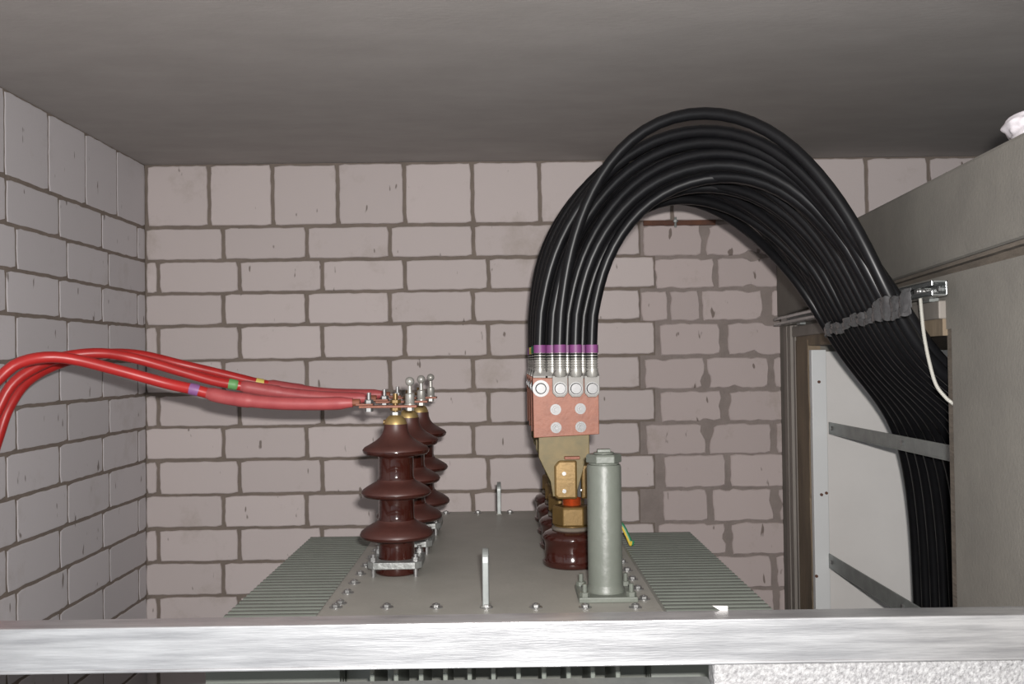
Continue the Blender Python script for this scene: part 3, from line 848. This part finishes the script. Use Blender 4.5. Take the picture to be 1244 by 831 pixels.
# ------------------------------------------------------------------ red cables
def redcable(pts, i_band, i_s0, i_s1, bandmat, label, dYtop, end, rad=.0093, fat=1.30):
    P = [at(x, y, Y) for x, y, Y in pts] + [end]
    path = smoothpath(P, 12)
    # the drop outside the picture, down to the floor
    root = thing('red_cable', path[0], label, 'cable', 'red high voltage cables from the left')
    seg = lambda a, b: resample(path[int(a*12):int(b*12)+1], max(8, int((b-a)*14)))
    bm = bmesh.new(); tube(bm, resample(path[:int(i_s0*12)+3], 110), rad, 16); obj('sheath', bm, M['red'], root, smooth=True)
    s = resample(path[int(i_s0*12):], 60); R_ = []
    for i in range(60):
        u = i/59
        r = rad*fat*(.80+.20*sm(u/.04)) if u < .05 else rad*fat
        if u > .30: r = rad*(fat-.10)
        if u > .22 and u <= .30: r = rad*(fat+.04)
        if u > .9: r = rad*(fat-.10-.35*sm((u-.9)/.1))
        R_.append(r)
    bm = bmesh.new(); tube(bm, s, R_, 16); obj('shrink_sleeve', bm, M['pink'], root, smooth=True)
    b0 = resample(path[int(i_band*12):int(i_band*12)+12], 20)
    L = 0; bp_ = [b0[0]]
    for a, b_ in zip(b0, b0[1:]):
        L += (b_-a).length; bp_.append(b_)
        if L > .014: break
    bm = bmesh.new(); tube(bm, bp_, rad*1.07, 16); obj('marker_band', bm, bandmat, root, smooth=True)
    # cable lug on the bar
    d = (path[-1]-path[-4]).normalized()
    bm = bmesh.new(); cyl(bm, path[-1]-d*.004, path[-1]+d*.012, .0062, 14); box(bm, path[-1].x+.006, path[-1].x+.035, path[-1].y-.011, path[-1].y+.011, zb+.0023, zb+.0052)
    obj('cable_lug', bm, M['copper'], root, bevel=.0005)
    return root
ZF = at(0, 831, 1.6).z
def barend(j):
    return Vector((XH-rr(43)-.012+.003*j, YH+(0, .183, .372)[j], zb+.007))
A = [(-100, 1250, 1.50), (-98, 950, 1.50), (-84, 720, 1.50), (-58, 570, 1.50), (-30, 494, 1.51), (0, 459, 1.52), (22, 441.5, 1.53), (55, 434, 1.54), (92, 437, 1.56), (148, 451, 1.58), (203, 466, 1.60), (235, 473, 1.605), (252, 477.5, 1.61), (282, 484, 1.61), (333, 489.5, 1.61), (385, 490.5, 1.612)]
redcable(A, 10.85, 12, 15, M['lilac'], 'red cable with a lilac band, running to the nearest bushing', 0, barend(0))
B = [(-58, 1150, 1.60), (-56, 860, 1.60), (-42, 640, 1.60), (-20, 540, 1.61), (0, 493, 1.62), (15, 467, 1.63), (40, 448, 1.65), (75, 434, 1.68), (122, 429, 1.71), (166, 436, 1.74), (222, 452, 1.76), (259, 462.5, 1.77), (283, 467, 1.775), (293, 469, 1.78), (345, 477.5, 1.79), (395, 482.5, 1.795)]
redcable(B, 11.75, 13, 15, M['green'], 'red cable with a green band, running to the middle bushing', 0, barend(1))
D = [(-30, 1100, 1.70), (-28, 860, 1.70), (-22, 660, 1.70), (-12, 570, 1.70), (0, 525, 1.70), (12, 493, 1.71), (35, 462, 1.74), (75, 441, 1.80), (125, 430, 1.86), (170, 431, 1.90), (222, 443, 1.94), (277, 456, 1.96), (313, 465, 1.97), (326, 467.5, 1.975), (360, 473, 1.98), (400, 478, 1.985)]
redcable(D, 11.95, 13, 15, M['yellow'], 'red cable with a yellow band, running to the farthest bushing', 0, barend(2))

# ------------------------------------------------------------------ earth wire
e0 = [at(735, 612, 1.86), at(749, 630, 1.87), at(757, 640, 1.87), at(763, 652, 1.865), at(767, 661, 1.86)]
xx, yy = e0[-1].x, e0[-1].y
e0.append(Vector((xx+.002, yy, HC+.001)))
path = smoothpath(e0, 10)
ew = thing('earth_wire', Vector((xx, yy, HC)), 'green and yellow earth wire curving down right of the grey pipe', 'wire')
bm = bmesh.new(); tube(bm, path, .0042, 10); obj('insulation', bm, M['greenins'], ew, smooth=True)
bm = bmesh.new(); tube(bm, [q+Vector((-.0022, -.0026, -.001)) for q in path], .0024, 8); obj('yellow_stripe', bm, M['stripe'], ew, smooth=True)

# ------------------------------------------------------------------ the bars in front
YR0, YR1 = 1.0, 1.036
zr1 = at(614, 756, YR0).z; zr0 = at(614, 811, YR0).z
bm = bmesh.new(); box(bm, XL-.002, wallx(1.02)-.003, YR0, YR1, zr0, zr1)
# rolled grooves along the profile are kept as a lower lip
box(bm, XL+.006, wallx(1.02)-.007, YR0-.002, YR0+.004, zr0, zr0+.0035)
tag(obj('aluminium_bar', bm, M['railm'], bevel=.003), 'long scuffed aluminium bar crossing the whole foreground', 'bar')
zl = at(614, 838.5, YR0).z
bm = bmesh.new(); box(bm, XL-.002, at(868, 826, YR0).x, YR0-.003, YR1, zl-.05, zl)
tag(obj('lower_bar', bm, M['galv'], bevel=.002), 'pale lower bar whose top edge shows at the bottom of the picture', 'bar')
xs = at(868, 815, YR0).x
bm = bmesh.new(); box(bm, xs, wallx(1.02)-.008, YR0+.004, YR0+.032, .0, zr0-.0012)
struct(obj('wall_front', bm, M['stucco'], bevel=.003), 'white stippled parapet below the aluminium bar')
q = at(866, 746, YR1); q2 = at(884, 736.5, YR1)
bm = bmesh.new(); zc_ = q2.z
prism(bm, [(q.x, zc_+.0005), (q2.x, zc_), (q2.x, zr0-.001), (q.x+.018, zr0-.001), (q.x+.010, zc_-.0055)], 'y', YR1-.0004, YR1+.0025)
tag(obj('white_tab', bm, M['white']), 'small white sheet corner poking up behind the aluminium bar', 'tab')

# ------------------------------------------------------------------ white bag on the beam
bm = bmesh.new(); bmesh.ops.create_icosphere(bm, subdivisions=5, radius=1)
c0 = onwall(1232, 172); yb_ = c0.y+.0
for v in bm.verts:
    n = v.co.normalized(); d = 1+.25*noise.noise(n*1.3+Vector((2, 4, 1)))+.05*noise.noise(n*4)
    v.co = Vector((n.x*.085*d, n.y*.085*d, max(-.015, n.z*.026*d)))
bmesh.ops.translate(bm, verts=bm.verts, vec=(wallx(1.10)+.085, 1.115, zbeam_t(1.1)+.0155))
tag(obj('plastic_bag', bm, M['bag'], smooth=True, ang=80), 'crumpled white plastic bag lying on top of the beam, upper right', 'bag')

# ------------------------------------------------------------------ light: the camera's own flash, and faint daylight behind
fd = bpy.data.lights.new('flash', 'AREA'); fd.shape = 'RECTANGLE'; fd.size = .034; fd.size_y = .018; fd.energy = 38
fl = bpy.data.objects.new('flash', fd); C.objects.link(fl); fl.location = (.030, -.01, E+.045)
fl.rotation_euler = (PI/2, 0, 0); fd.color = (1.0, .965, .94)
w = bpy.data.worlds.new('world'); bpy.context.scene.world = w; w.use_nodes = True
w.node_tree.nodes['Background'].inputs['Color'].default_value = (.85, .93, 1, 1)
nt = w.node_tree
tcw = nt.nodes.new('ShaderNodeTexCoord'); sx_ = nt.nodes.new('ShaderNodeSeparateXYZ'); nt.links.new(tcw.outputs['Generated'], sx_.inputs[0])
mr = nt.nodes.new('ShaderNodeMapRange'); mr.inputs['From Min'].default_value = -.6; mr.inputs['From Max'].default_value = .6
mr.inputs['To Min'].default_value = .95; mr.inputs['To Max'].default_value = .22
nt.links.new(sx_.outputs['X'], mr.inputs['Value']); nt.links.new(mr.outputs[0], nt.nodes['Background'].inputs['Strength'])
s = bpy.context.scene
s.view_settings.view_transform = 'Standard'; s.view_settings.look = 'None'
s.view_settings.exposure = -0.15; s.view_settings.gamma = 1; s.view_settings.use_curve_mapping = False
s.cycles.max_bounces = 8
